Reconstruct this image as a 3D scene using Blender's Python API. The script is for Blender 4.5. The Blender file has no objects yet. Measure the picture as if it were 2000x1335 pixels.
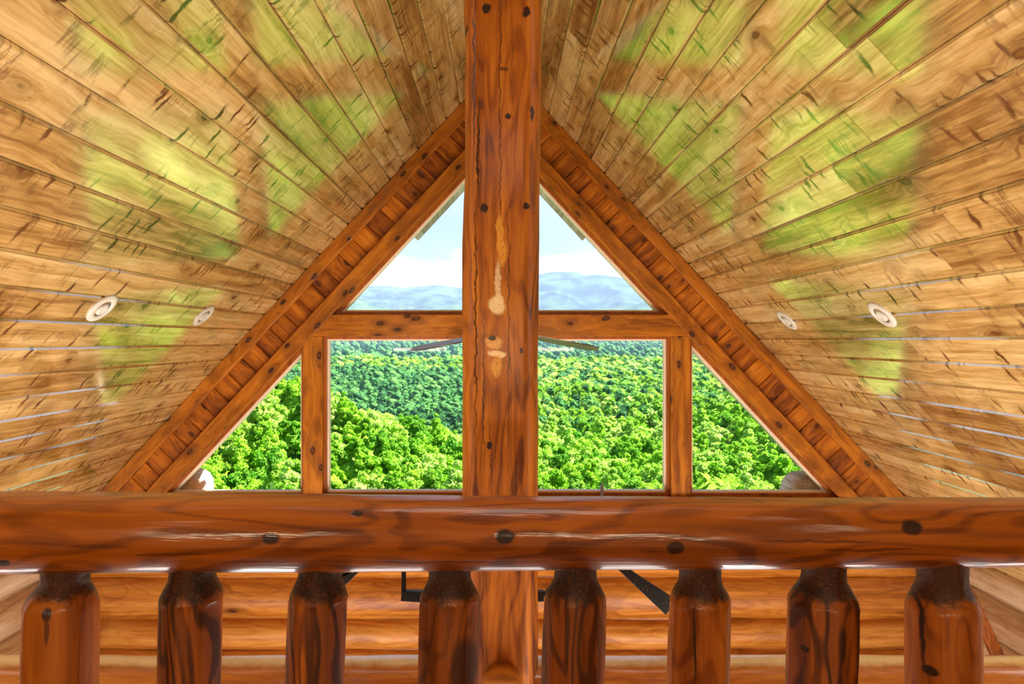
import bpy, bmesh, math, random
import numpy as np
from mathutils import Vector, Matrix, noise as mn

# ------------------------------------------------------------------ camera, world, lights, exposure
C = bpy.context.scene.collection
sc = bpy.context.scene
EYE = 1.25            # eye height above the loft floor (z = 0)
F = 1400.0            # focal length in pixels of the 2000 px frame
VX, VY = 977.0, 664.0 # vanishing point of the roof boards
D = 6.5               # distance to the gable wall
HAZE = 0.00006        # density of the valley haze

cam_d = bpy.data.cameras.new('camera'); cam = bpy.data.objects.new('camera', cam_d); C.objects.link(cam)
cam.location = (0, 0, EYE); cam.rotation_euler = (math.pi/2, 0, 0)
cam_d.sensor_width = 36; cam_d.lens = 36*F/2000
cam_d.shift_x = (1000-VX)/2000; cam_d.shift_y = -(667.5-VY)/2000
cam_d.clip_end = 40000; cam_d.clip_start = 0.05
sc.camera = cam

sc.view_settings.view_transform = 'Standard'; sc.view_settings.look = 'None'
sc.view_settings.gamma = 1; sc.view_settings.use_curve_mapping = False
sc.view_settings.exposure = 0.0
sc.cycles.max_bounces = 5; sc.cycles.diffuse_bounces = 3; sc.cycles.glossy_bounces = 2
sc.cycles.transparent_max_bounces = 12; sc.cycles.volume_bounces = 0
sc.cycles.use_denoising = True
sc.cycles.caustics_reflective = False; sc.cycles.caustics_refractive = False
sc.cycles.sample_clamp_indirect = 6; sc.cycles.adaptive_threshold = 0.05

class NT:
    """small helper to write node trees"""
    def __init__(s, tree): s.t = tree; s.n = tree.nodes; s.l = tree.links
    def put(s, sock, v):
        if hasattr(v, 'is_output') or isinstance(v, bpy.types.NodeSocket): s.l.new(v, sock)
        elif isinstance(v, (tuple, list)) and sock.type == 'RGBA' and len(v) == 3: sock.default_value = (*v, 1)
        else: sock.default_value = v
    def node(s, kind, ins=None, **props):
        n = s.n.new(kind)
        for k, v in props.items(): setattr(n, k, v)
        for k, v in (ins or {}).items(): s.put(n.inputs[k], v)
        return n
    def math(s, op, a, b=None, c=None, clamp=False):
        n = s.n.new('ShaderNodeMath'); n.operation = op; n.use_clamp = clamp
        s.put(n.inputs[0], a)
        if b is not None: s.put(n.inputs[1], b)
        if c is not None: s.put(n.inputs[2], c)
        return n.outputs[0]
    def vm(s, op, a, b=None, out=0):
        n = s.n.new('ShaderNodeVectorMath'); n.operation = op
        s.put(n.inputs[0], a)
        if b is not None: s.put(n.inputs['Scale'] if op == 'SCALE' else n.inputs[1], b)
        return n.outputs[out]
    def mapr(s, v, a, b, c=0.0, d=1.0, smooth=True):
        n = s.n.new('ShaderNodeMapRange'); n.interpolation_type = 'SMOOTHSTEP' if smooth else 'LINEAR'
        s.put(n.inputs[0], v); n.inputs[1].default_value = a; n.inputs[2].default_value = b
        n.inputs[3].default_value = c; n.inputs[4].default_value = d
        return n.outputs[0]
    def mix(s, f, a, b, blend='MIX'):
        n = s.n.new('ShaderNodeMix'); n.data_type = 'RGBA'; n.blend_type = blend
        s.put(n.inputs[0], f); s.put(n.inputs[6], a); s.put(n.inputs[7], b)
        return n.outputs[2]
    def noise(s, vec, scale, detail=3, rough=0.5, dist=0.0, out=0):
        n = s.n.new('ShaderNodeTexNoise'); s.put(n.inputs['Vector'], vec)
        n.inputs['Scale'].default_value = scale; n.inputs['Detail'].default_value = detail
        n.inputs['Roughness'].default_value = rough; n.inputs['Distortion'].default_value = dist
        return n.outputs[out]

def make_world():
    w = bpy.data.worlds.new('sky'); sc.world = w; w.use_nodes = True
    w.node_tree.nodes.clear(); q = NT(w.node_tree)
    tc = q.node('ShaderNodeTexCoord').outputs['Generated']
    sep = q.node('ShaderNodeSeparateXYZ', {0: tc})
    el = q.math('DIVIDE', sep.outputs[2], q.math('MAXIMUM', sep.outputs[1], 0.05))
    # sky colour rises from milky near the horizon to blue overhead
    base = q.mix(q.mapr(sep.outputs[2], 0.02, 0.5), (0.44, 0.62, 0.88), (0.16, 0.36, 0.85))
    sc1 = q.vm('MULTIPLY', tc, (1, 1, 2.2))
    n1 = q.noise(sc1, 11, 7, 0.56, 0.25)
    n2 = q.noise(sc1, 3.2, 4, 0.5)
    hump = q.math('MULTIPLY', q.mapr(el, 0.02, 0.05), q.mapr(el, 0.165, 0.085))
    dens = q.math('ADD', q.math('MULTIPLY', hump, 0.36), q.math('ADD', q.math('MULTIPLY', n1, 0.55), q.math('MULTIPLY', n2, 0.35)))
    cm = q.mapr(dens, 0.60, 0.70)
    shade = q.mapr(q.noise(sc1, 26, 5, 0.6), 0.35, 0.65)
    ccol = q.mix(shade, (0.66, 0.72, 0.80), (0.98, 0.95, 0.90))
    col = q.mix(cm, base, ccol)
    wisps = q.math('MULTIPLY', q.mapr(n2, 0.42, 0.7), 0.4)
    col = q.mix(wisps, col, (0.9, 0.93, 0.98))
    bg = q.node('ShaderNodeBackground', {0: col, 1: 1.0})
    q.l.new(bg.outputs[0], q.node('ShaderNodeOutputWorld').inputs[0])
make_world()

def area(name, loc, target, sx, sy, power, color):
    l = bpy.data.lights.new(name, 'AREA'); l.shape = 'RECTANGLE'; l.size = sx; l.size_y = sy
    l.energy = power; l.color = color
    o = bpy.data.objects.new(name, l); C.objects.link(o); o.location = loc
    o.rotation_euler = (Vector(target)-Vector(loc)).to_track_quat('-Z', 'Y').to_euler()
    return o
sun_d = bpy.data.lights.new('sun', 'SUN'); sun = bpy.data.objects.new('sun', sun_d); C.objects.link(sun)
sun_d.energy = 35.0; sun_d.angle = 0.01; sun_d.color = (1.0, 0.95, 0.84)
sun.rotation_euler = Vector((-0.60, -0.26, -0.76)).to_track_quat('-Z', 'Y').to_euler()
area('great_room_fill', (0, 3.3, -2.8), (0, 3.3, 3), 4.6, 3.1, 290, (1.0, 0.96, 0.90))  # unseen upward panel added near the floor to brighten ceiling and logs
area('side_floor_fill', (-3.1, 2.6, -2.8), (-3.5, 2.6, 1), 1.4, 3.6, 210, (1.0, 0.97, 0.92))  # added pair of unseen panels brightening the lower slopes and side walls
area('side_floor_fill', (3.1, 2.6, -2.8), (3.5, 2.6, 1), 1.4, 3.6, 210, (1.0, 0.97, 0.92))
area('loft_glint_strip', (0.87, -2.5, 1.05), (0.87, 6, 1.05), 1.45, 0.08, 42, (1.0, 0.80, 0.50))  # pair of thin strips added behind the camera to draw handrail glints
area('loft_glint_strip', (-1.75, -2.5, 1.05), (-1.75, 6, 1.05), 1.15, 0.08, 34, (1.0, 0.80, 0.50))
area('loft_overhead_fill', (0, 0.9, 2.95), (0, 1.0, 0), 1.2, 0.6, 16, (1.0, 0.92, 0.78))  # unseen fill added overhead to light the rail top and post

# ------------------------------------------------------------------ mesh helpers
def link_mesh(name, verts, faces, mat=None, parent=None, smooth=False, rnd=None):
    me = bpy.data.meshes.new(name); me.from_pydata([tuple(v) for v in verts], [], faces)
    if rnd is not None:
        a = me.attributes.new('rnd', 'FLOAT', 'POINT'); a.data.foreach_set('value', rnd)
    me.validate(); me.update()
    bm = bmesh.new(); bm.from_mesh(me); bmesh.ops.recalc_face_normals(bm, faces=bm.faces); bm.to_mesh(me); bm.free()
    if smooth: me.polygons.foreach_set('use_smooth', [True]*len(me.polygons))
    o = bpy.data.objects.new(name, me); C.objects.link(o)
    if mat: me.materials.append(mat)
    if parent: o.parent = parent
    return o
def tag(o, label=None, cat=None, group=None, kind=None):
    if label: o['label'] = label
    if cat: o['category'] = cat
    if group: o['group'] = group
    if kind: o['kind'] = kind
    return o
def thing(name, loc, label=None, cat=None, group=None, kind=None):
    o = bpy.data.objects.new(name, None); C.objects.link(o); o.location = loc
    o.empty_display_size = 0.1
    return tag(o, label, cat, group, kind)

class MB:
    """collects verts, faces and a per-piece random value"""
    def __init__(s): s.v = []; s.f = []; s.r = []
    def add(s, vs, fs, r=0.0):
        b = len(s.v); s.v += [tuple(v) for v in vs]; s.f += [[b+i for i in f] for f in fs]; s.r += [r]*len(vs)
    def box(s, a, b, r=0.0):
        x0, y0, z0 = a; x1, y1, z1 = b
        s.add([(x0,y0,z0),(x1,y0,z0),(x1,y1,z0),(x0,y1,z0),(x0,y0,z1),(x1,y0,z1),(x1,y1,z1),(x0,y1,z1)],
              [(0,3,2,1),(4,5,6,7),(0,1,5,4),(1,2,6,5),(2,3,7,6),(3,0,4,7)], r)
    def slab(s, pts, y0, y1, r=0.0, bevel=0.0):
        """polygon in (x, z) extruded along y, from front y0 to back y1; bevelled front edge"""
        n = len(pts); ctr = Vector((sum(p[0] for p in pts)/n, sum(p[1] for p in pts)/n))
        if bevel:
            ins = offset_poly(pts, -bevel)
            loops = [[(p[0], y0, p[1]) for p in ins], [(p[0], y0+bevel, p[1]) for p in pts], [(p[0], y1, p[1]) for p in pts]]
        else: loops = [[(p[0], y0, p[1]) for p in pts], [(p[0], y1, p[1]) for p in pts]]
        vs = [v for L in loops for v in L]; fs = [tuple(range(n)), tuple(reversed(range(len(vs)-n, len(vs))))]
        for k in range(len(loops)-1):
            for i in range(n):
                j = (i+1) % n; fs.append((k*n+i, k*n+j, (k+1)*n+j, (k+1)*n+i))
        s.add(vs, fs, r)
    def build(s, name, mat, parent=None, smooth=False):
        return link_mesh(name, s.v, s.f, mat, parent, smooth, s.r)

def offset_poly(pts, d):
    """move each edge of a polygon outward by d (negative: inward), any winding"""
    n = len(pts); A = sum(pts[i][0]*pts[(i+1)%n][1]-pts[(i+1)%n][0]*pts[i][1] for i in range(n))
    sg = 1 if A > 0 else -1
    ds = d if isinstance(d, (list, tuple)) else [d]*n
    lines = []
    for i in range(n):
        a = Vector(pts[i]); b = Vector(pts[(i+1)%n]); t = (b-a).normalized(); nn = Vector((t.y, -t.x))*sg
        lines.append((a+nn*ds[i], t))
    out = []
    for i in range(n):
        (p, t), (q, u) = lines[i-1], lines[i]
        den = t.x*u.y-t.y*u.x
        if abs(den) < 1e-6: out.append(tuple(q)); continue
        k = ((q.x-p.x)*u.y-(q.y-p.y)*u.x)/den
        out.append((p.x+t.x*k, p.y+t.y*k))
    return out

def loft(name, rings, mat, parent=None, smooth=True, caps=True):
    n = len(rings[0]); vs = [v for r in rings for v in r]; fs = []
    for k in range(len(rings)-1):
        for i in range(n):
            j = (i+1) % n; fs.append((k*n+i, k*n+j, (k+1)*n+j, (k+1)*n+i))
    if caps: fs += [tuple(range(n)), tuple(range(len(vs)-n, len(vs)))]
    o = link_mesh(name, vs, fs, mat, parent, smooth)
    return o
def sharp(o, deg=40):
    me = o.data
    try: me.set_sharp_from_angle(angle=math.radians(deg))
    except Exception: pass
    return o
def lathe_pts(prof, seg, M):
    rings = []
    for r, h in prof: rings.append([M @ Vector((r*math.cos(2*math.pi*i/seg), r*math.sin(2*math.pi*i/seg), h)) for i in range(seg)])
    return rings
def tube(name, pts, r, mat, parent=None, seg=10):
    rings = []
    for i, p in enumerate(pts):
        p = Vector(p); t = (Vector(pts[min(i+1, len(pts)-1)])-Vector(pts[max(i-1, 0)])).normalized()
        a = t.orthogonal().normalized(); b = t.cross(a)
        rings.append([p+(a*math.cos(2*math.pi*k/seg)+b*math.sin(2*math.pi*k/seg))*r for k in range(seg)])
    return loft(name, rings, mat, parent)

def wx(px): return (px-VX)*D/F            # gable wall coordinates from measured positions
def wz(py): return EYE-(py-VY)*D/F
def W(px, py): return (wx(px), wz(py))
SL = 1.075; AP = wz(127)                  # roof slope, ridge height
ANG = math.atan(SL)

# ------------------------------------------------------------------ materials
def finish(q, col, rough=0.4, coat=0.0, coat_rough=0.1, coat_ior=1.5, bump=None, bstr=0.3, spec=0.5, bdist=0.01, metal=0.0, ior=1.5, coatbump=True):
    b = q.node('ShaderNodeBsdfPrincipled', {'Base Color': col, 'Roughness': rough, 'Coat Weight': coat,
        'Coat Roughness': coat_rough, 'Coat IOR': coat_ior, 'Specular IOR Level': spec, 'Metallic': metal, 'IOR': ior})
    if bump is not None:
        bn = q.node('ShaderNodeBump', {'Height': bump, 'Strength': bstr, 'Distance': bdist})
        q.l.new(bn.outputs[0], b.inputs['Normal'])
        if coatbump: q.l.new(bn.outputs[0], b.inputs['Coat Normal'])
    q.l.new(b.outputs[0], q.node('ShaderNodeOutputMaterial').inputs[0])
    return b
def plain(name, col, rough=0.4, metal=0.0, var=0.0, scale=30, coat=0.0):
    m = bpy.data.materials.new(name); m.use_nodes = True; m.node_tree.nodes.clear(); q = NT(m.node_tree)
    tc = q.node('ShaderNodeTexCoord').outputs['Object']
    n = q.noise(tc, scale, 4)
    c = q.mix(q.math('MULTIPLY', n, var), col, tuple(x*0.35 for x in col))
    finish(q, c, rough, coat, bump=n, bstr=0.05*var, metal=metal); return m

def wood(name, axis, cols, gs=1.0, knot=0.0, kscale=3.0, krad=0.12, rough=0.45, coat=0.3, coat_rough=0.15, coat_ior=1.5,
         fig=0.5, figscale=1.0, marks=(), bump=0.3, dark=(0.035, 0.010, 0.003), streak=0.35, cross=0.0, planevary=0.0, wob=0.0, collar=None, ior=1.5, spec=0.22, coatbump=True):
    """cols: dark, mid, light. marks: (x, y, z or None, rx, ry, rz, rgb, strength, edge) spots with a place of their own"""
    m = bpy.data.materials.new(name); m.use_nodes = True; m.node_tree.nodes.clear(); q = NT(m.node_tree)
    raw = q.node('ShaderNodeTexCoord').outputs['Object']
    at = q.node('ShaderNodeAttribute', attribute_name='rnd').outputs['Fac']
    info = q.node('ShaderNodeObjectInfo').outputs['Random']
    off = q.math('ADD', q.math('MULTIPLY', at, 37.0), q.math('MULTIPLY', info, 23.0))
    p = q.vm('ADD', raw, q.node('ShaderNodeCombineXYZ', {0: off, 1: off, 2: off}).outputs[0])
    sp = q.node('ShaderNodeSeparateXYZ', {0: p}).outputs
    order = {'X': (0, 1, 2), 'Y': (1, 0, 2), 'Z': (2, 0, 1)}[axis]
    g, a, b = sp[order[0]], sp[order[1]], sp[order[2]]
    # gentle wander of the grain
    w1 = q.math('MULTIPLY', q.math('SUBTRACT', q.noise(p, 1.6, 2), 0.5), 0.06)
    a = q.math('ADD', a, w1); b = q.math('ADD', b, w1)
    ke = 0.0; km = None
    if knot:
        kv = q.node('ShaderNodeCombineXYZ', {0: q.math('MULTIPLY', g, 0.55), 1: a, 2: b}).outputs[0]
        vo = q.node('ShaderNodeTexVoronoi', {'Vector': kv, 'Scale': kscale}); vo.feature = 'F1'
        gate = q.node('ShaderNodeSeparateColor', {0: vo.outputs['Color']}).outputs[0]
        dist = q.math('ADD', vo.outputs['Distance'], q.math('MULTIPLY', q.math('SUBTRACT', q.noise(p, 22, 2), 0.5), 0.10))
        dist = q.math('ADD', dist, q.mapr(gate, knot, knot+0.06, 0.0, 1.0))
        km = q.mapr(dist, krad, krad*0.45)
        halo = q.mapr(dist, krad*3.2, krad*0.6)
        bend = q.math('MULTIPLY', halo, 0.035)
        a = q.math('ADD', a, bend); b = q.math('SUBTRACT', b, bend)
    gv = q.node('ShaderNodeCombineXYZ', {0: q.math('MULTIPLY', g, 0.9*gs), 1: q.math('MULTIPLY', a, 14*gs), 2: q.math('MULTIPLY', b, 14*gs)}).outputs[0]
    gr = q.noise(gv, 1.0, 6, 0.62, 0.6)
    gv2 = q.node('ShaderNodeCombineXYZ', {0: q.math('MULTIPLY', g, 4*gs), 1: q.math('MULTIPLY', a, 95*gs), 2: q.math('MULTIPLY', b, 95*gs)}).outputs[0]
    fine = q.noise(gv2, 1.0, 3, 0.6)
    # growth ring figure: long lens shapes
    fv = q.node('ShaderNodeCombineXYZ', {0: q.math('MULTIPLY', g, 1.3*figscale), 1: q.math('MULTIPLY', a, 5.5*figscale), 2: q.math('MULTIPLY', b, 5.5*figscale)}).outputs[0]
    fn = q.noise(fv, 1.0, 2, 0.45, 0.3)
    rings = q.math('SINE', q.math('MULTIPLY', fn, 62.0))
    rings = q.mapr(rings, -0.2, 1.0)
    t = q.math('ADD', q.mapr(gr, 0.28, 0.72, 0, 1, False), q.math('MULTIPLY', q.math('SUBTRACT', fine, 0.5), streak))
    t = q.math('SUBTRACT', t, q.math('MULTIPLY', rings, fig*0.45))
    if planevary:
        wn = q.node('ShaderNodeTexWhiteNoise', {'W': q.math('MULTIPLY', at, 91.7)}, noise_dimensions='1D').outputs[0]
        t = q.math('ADD', t, q.math('MULTIPLY', q.math('SUBTRACT', wn, 0.5), planevary))
    cr = q.node('ShaderNodeValToRGB', {0: t}); e = cr.color_ramp.elements
    e[0].position = 0.0; e[0].color = (*cols[0], 1); e[1].position = 1.0; e[1].color = (*cols[2], 1)
    k = e.new(0.5); k.color = (*cols[1], 1)
    col = cr.outputs[0]
    height = q.math('ADD', q.math('MULTIPLY', gr, 0.5), q.math('MULTIPLY', fine, 0.35))
    if cross:
        # dark branch marks running across the grain
        cv = q.node('ShaderNodeCombineXYZ', {0: q.math('MULTIPLY', g, 5.5), 1: q.math('MULTIPLY', a, 1.3), 2: q.math('MULTIPLY', b, 1.3)}).outputs[0]
        cn = q.noise(cv, 1.6, 5, 0.62, 0.35)
        ridge = q.math('ABSOLUTE', q.math('SUBTRACT', cn, 0.5))
        gate2 = q.mapr(q.noise(p, 4.5, 2), 0.52, 0.66)
        cm = q.math('MULTIPLY', q.mapr(ridge, 0.045, 0.004), gate2)
        dv = q.node('ShaderNodeCombineXYZ', {0: q.math('MULTIPLY', q.math('ADD', g, q.math('MULTIPLY', q.noise(p, 9, 3), 0.09)), 4.6), 1: a, 2: b}).outputs[0]
        v2 = q.node('ShaderNodeTexVoronoi', {'Vector': dv, 'Scale': 4.3}); v2.feature = 'F1'
        g2 = q.node('ShaderNodeSeparateColor', {0: v2.outputs['Color']}).outputs[1]
        d2 = q.math('ADD', v2.outputs['Distance'], q.mapr(g2, 0.44, 0.50, 0.0, 1.0))
        d2 = q.math('ADD', d2, q.math('MULTIPLY', q.math('SUBTRACT', q.noise(p, 40, 3, 0.7), 0.5), 0.25))
        col = q.mix(q.math('MULTIPLY', q.mapr(d2, 0.46, 0.08), 0.6), col, tuple(c*0.5 for c in cols[0]))
        col = q.mix(q.math('MULTIPLY', q.mapr(d2, 0.27, 0.14), 1.0), col, dark)
        col = q.mix(q.math('MULTIPLY', cm, cross*0.55), col, dark)
        smear = q.math('MULTIPLY', q.mapr(q.noise(p, 3.1, 4, 0.6), 0.56, 0.74), cross*0.35)
        col = q.mix(smear, col, tuple(c*0.45 for c in cols[0]))
        height = q.math('SUBTRACT', height, q.math('MULTIPLY', cm, 0.5))
    if km is not None:
        col = q.mix(q.math('MULTIPLY', halo, 0.45), col, tuple(c*0.6 for c in cols[0]))
        kc = q.mix(q.mapr(q.math('SINE', q.math('MULTIPLY', dist, 160/max(kscale,1)*2)), -1, 1), dark, tuple(c*0.8 for c in cols[0]))
        col = q.mix(km, col, kc)
        height = q.math('SUBTRACT', height, q.math('MULTIPLY', km, 0.8))
    if marks:
        wob_n = q.noise(raw, 14, 4, 0.6, 0.0, 1); wob_v = q.vm('SCALE', q.vm('SUBTRACT', wob_n, (0.5, 0.5, 0.5)), None)
        wob_v.node.inputs['Scale'].default_value = wob
        rp = q.vm('ADD', raw, wob_v)
        for (cx, cy, cz, rx, ry, rz, rgb, st, edge) in marks:
            dlt = q.vm('DIVIDE', q.vm('SUBTRACT', rp, (cx, cy, cz)), (rx, ry, rz))
            ln = q.vm('LENGTH', dlt, out=1)
            mk = q.math('MULTIPLY', q.mapr(ln, 1.0+edge, 1.0-edge), st)
            c2 = rgb
            if 0.3 < sum(rgb) < 1.6:   # pale patches keep a mottled surface
                c2 = q.mix(q.mapr(q.noise(raw, 90, 5, 0.7), 0.5, 0.66), tuple(min(1, c*1.25) for c in rgb), tuple(c*0.5 for c in rgb))
            col = q.mix(mk, col, c2)
            if sum(rgb) < 0.3: height = q.math('SUBTRACT', height, q.math('MULTIPLY', mk, 0.10))
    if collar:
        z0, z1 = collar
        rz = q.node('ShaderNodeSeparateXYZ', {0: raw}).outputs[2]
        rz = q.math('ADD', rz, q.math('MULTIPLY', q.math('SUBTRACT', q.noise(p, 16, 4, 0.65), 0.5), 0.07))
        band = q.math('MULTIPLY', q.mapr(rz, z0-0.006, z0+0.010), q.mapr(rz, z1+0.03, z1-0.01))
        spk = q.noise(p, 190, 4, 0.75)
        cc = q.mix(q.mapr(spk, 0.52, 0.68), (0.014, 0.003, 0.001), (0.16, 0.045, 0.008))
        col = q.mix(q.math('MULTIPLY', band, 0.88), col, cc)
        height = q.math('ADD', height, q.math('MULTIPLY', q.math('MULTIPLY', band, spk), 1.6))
    finish(q, col, rough, coat, coat_rough, coat_ior, height, bump, spec=spec, ior=ior, coatbump=coatbump)
    return m

DK = (0.030, 0.009, 0.003)
def pm(px, py, Y, rx, rz, rgb=DK, st=1.0, edge=0.25, dz=0.0):
    """a mark at a measured place on a log at distance Y"""
    return ((px-VX)*Y/F, 0, EYE-(py-VY)*Y/F+dz, rx*Y/F, 5.0, rz*Y/F, rgb, st, edge)

M_CEIL = wood('varnished_ceiling_pine', 'Y', ((0.17, 0.083, 0.015), (0.48, 0.290, 0.085), (0.72, 0.52, 0.22)), gs=0.9, knot=0.66, kscale=5.2, krad=0.13,
              rough=0.45, streak=0.9, spec=0.2, coat=1.0, coat_rough=0.10, coat_ior=3.3, coatbump=False, fig=0.14, cross=1.0, planevary=0.55, bump=0.04, dark=(0.05, 0.018, 0.005))
M_TRIM = wood('orange_trim_pine_rake', 'X', ((0.18, 0.044, 0.002), (0.40, 0.118, 0.005), (0.54, 0.18, 0.010)), knot=0.8, kscale=8.0, krad=0.24, coat=0.2, rough=0.45, fig=0.3)
M_TRIMZ = wood('orange_trim_pine_upright', 'Z', ((0.20, 0.050, 0.003), (0.40, 0.122, 0.005), (0.54, 0.185, 0.011)), knot=0.8, kscale=8.0, krad=0.24, coat=0.2, rough=0.45, fig=0.3)
M_INF = wood('orange_infill_pine', 'Z', ((0.14, 0.028, 0.002), (0.38, 0.100, 0.004), (0.60, 0.19, 0.010)), knot=0.8, kscale=9.0, krad=0.22, coat=0.2, rough=0.5, fig=0.3, planevary=0.55)
M_WIN = wood('window_frame_wood', 'Z', ((0.20, 0.045, 0.004), (0.34, 0.085, 0.008), (0.44, 0.13, 0.014)), coat=0.3, fig=0.2)
M_BEAD = plain('pale_window_bead', (0.90, 0.68, 0.48), 0.5, var=0.1)
RY = 1.45
M_RAIL = wood('dark_orange_rail_log', 'X', ((0.12, 0.024, 0.002), (0.36, 0.088, 0.004), (0.56, 0.155, 0.008)), gs=0.8, knot=0, coat=0.45, coat_rough=0.12, rough=0.5, fig=0.62, figscale=1.3, bump=0.25, wob=0.018,
              marks=[pm(530, 1051, RY, 17, 10), pm(985, 1048, RY, 19, 15), pm(1320, 1071, RY, 17, 13), pm(1787, 1031, RY, 19, 14), pm(693, 1003, RY, 12, 5),
                     pm(1500, 988, RY, 22, 4), pm(4, 1098, RY, 12, 7), pm(1700, 1075, RY, 90, 3, (0.09, 0.02, 0.003), 0.7), pm(200, 1065, RY, 60, 4, (0.09, 0.02, 0.003), 0.6),
                     pm(330, 1082, RY, 70, 4, (0.09, 0.02, 0.003), 0.7), pm(1600, 1058, RY, 110, 3, (0.09, 0.02, 0.003), 0.7), pm(860, 1100, RY, 120, 3, (0.09, 0.02, 0.003), 0.6)])
def balmat(n, fig, cols, marks=()):
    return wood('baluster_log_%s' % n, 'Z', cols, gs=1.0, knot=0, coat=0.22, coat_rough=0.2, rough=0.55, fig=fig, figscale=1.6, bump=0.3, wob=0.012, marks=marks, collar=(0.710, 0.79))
BC1 = ((0.15, 0.030, 0.002), (0.36, 0.090, 0.006), (0.50, 0.150, 0.012))
BC2 = ((0.060, 0.013, 0.002), (0.27, 0.062, 0.004), (0.50, 0.135, 0.008))
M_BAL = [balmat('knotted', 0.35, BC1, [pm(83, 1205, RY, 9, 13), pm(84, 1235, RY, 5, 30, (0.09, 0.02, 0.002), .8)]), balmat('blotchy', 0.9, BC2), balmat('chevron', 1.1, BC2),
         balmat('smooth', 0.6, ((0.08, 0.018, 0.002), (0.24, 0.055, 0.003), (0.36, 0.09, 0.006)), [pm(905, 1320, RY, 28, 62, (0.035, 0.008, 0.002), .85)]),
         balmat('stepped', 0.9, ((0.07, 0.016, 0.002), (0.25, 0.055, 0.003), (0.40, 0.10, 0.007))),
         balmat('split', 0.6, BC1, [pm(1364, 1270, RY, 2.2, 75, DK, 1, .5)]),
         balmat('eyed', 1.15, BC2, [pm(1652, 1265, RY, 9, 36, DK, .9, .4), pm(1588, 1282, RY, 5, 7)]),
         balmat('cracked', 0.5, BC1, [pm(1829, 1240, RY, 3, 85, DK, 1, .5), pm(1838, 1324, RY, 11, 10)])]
PY = 3.6
M_POST = wood('post_log', 'Z', ((0.10, 0.020, 0.002), (0.38, 0.100, 0.005), (0.62, 0.21, 0.014)), gs=0.8, knot=0, coat=0.25, coat_rough=0.2, rough=0.5, fig=0.5, figscale=0.8, bump=0.5, wob=0.05,
              marks=[pm(945, 405, PY, 8, 10), pm(1030, 400, PY, 7, 9), pm(950, 12, PY, 9, 9), pm(1027, 18, PY, 7, 11), pm(1038, 215, PY, 4, 16), pm(1019, 685, PY, 4, 5), pm(954, 870, PY, 5, 7),
                     pm(909, 42, PY, 3, 8), pm(992, 224, PY, 5, 6), pm(985, 130, PY, 8, 3, DK, .7),
                     pm(925, 150, PY, 1.8, 165, (0.05, 0.01, .002), 1, .5), pm(934, 300, PY, 2.0, 110, (0.04, 0.01, .002), 1, .5), pm(929, 620, PY, 1.6, 260, DK, .9, .5), pm(977, 230, PY, 1.1, 330, DK, .8, .5),
                     pm(993, 640, PY, 1.1, 260, DK, .8, .5), pm(945, 760, PY, 1.2, 150, DK, .8, .5), pm(999, 160, PY, 0.9, 120, DK, .6, .5), pm(958, 900, PY, 1.0, 80, DK, .8, .5),
                     pm(976, 455, PY, 8, 36, (0.62, 0.27, 0.03), .85), pm(980, 495, PY, 8, 26, (0.60, 0.25, 0.03), .85), pm(972, 560, PY, 6, 48, (0.62, 0.42, 0.22), .9), pm(970, 595, PY, 15, 18, (0.72, 0.52, 0.26), .9),
                     pm(965, 668, PY, 16, 12, (0.66, 0.33, 0.09), .8), pm(970, 690, PY, 16, 7, (0.74, 0.50, 0.24), .9), pm(972, 715, PY, 10, 20, (0.60, 0.26, 0.03), .8), pm(964, 660, PY, 7, 5, DK, .95)])
M_WALL = wood('golden_wall_logs', 'X', ((0.22, 0.055, 0.005), (0.44, 0.145, 0.014), (0.62, 0.27, 0.055)), gs=0.8, knot=0.7, kscale=3.2, krad=0.14, coat=0.3, coat_rough=0.25, rough=0.5, fig=0.35, planevary=0.5, bump=0.5, cross=0.0)
M_SIDE = wood('side_wall_logs', 'Y', ((0.42, 0.24, 0.11), (0.64, 0.46, 0.28), (0.80, 0.66, 0.48)), gs=0.8, knot=0.5, kscale=3.0, krad=0.06, coat=0.8, coat_rough=0.18, coat_ior=1.8, rough=0.45, fig=0.3, planevary=0.4, bump=0.4)
M_EXT = wood('weathered_exterior_boards', 'Y', ((0.50, 0.34, 0.24), (0.72, 0.54, 0.42), (0.86, 0.70, 0.58)), knot=0.25, kscale=5.0, krad=0.05, coat=0, rough=0.8, fig=0.3, planevary=0.6)
M_EXTL = wood('weathered_exterior_log', 'Y', ((0.50, 0.31, 0.22), (0.76, 0.56, 0.45), (0.88, 0.74, 0.64)), knot=0.25, kscale=6.0, krad=0.05, coat=0, rough=0.75, fig=0.4)
M_FLOOR = wood('floor_boards', 'X', ((0.22, 0.07, 0.01), (0.36, 0.13, 0.02), (0.46, 0.20, 0.04)), knot=0.3, kscale=3, coat=0.4, planevary=0.6)
M_BLACK = plain('black_iron', (0.012, 0.010, 0.010), 0.55, 0.3, var=0.4, scale=60)
M_DUST = bpy.data.materials.new('dusty_black_iron'); M_DUST.use_nodes = True; M_DUST.node_tree.nodes.clear(); _q = NT(M_DUST.node_tree)
_tc = _q.node('ShaderNodeTexCoord').outputs['Object']; _v = _q.node('ShaderNodeTexVoronoi', {'Vector': _tc, 'Scale': 42})
finish(_q, _q.mix(_q.mapr(_v.outputs['Distance'], 0.13, 0.06), (0.010, 0.008, 0.008), (0.35, 0.33, 0.30)), 0.6)
M_WHITE = plain('white_fixture_paint', (0.62, 0.56, 0.47), 0.4, var=0.1)
M_BAFF = plain('dark_baffle', (0.045, 0.05, 0.035), 0.6)
M_LENS = plain('frosted_lens', (0.66, 0.60, 0.52), 0.3, var=0.1)
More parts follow.
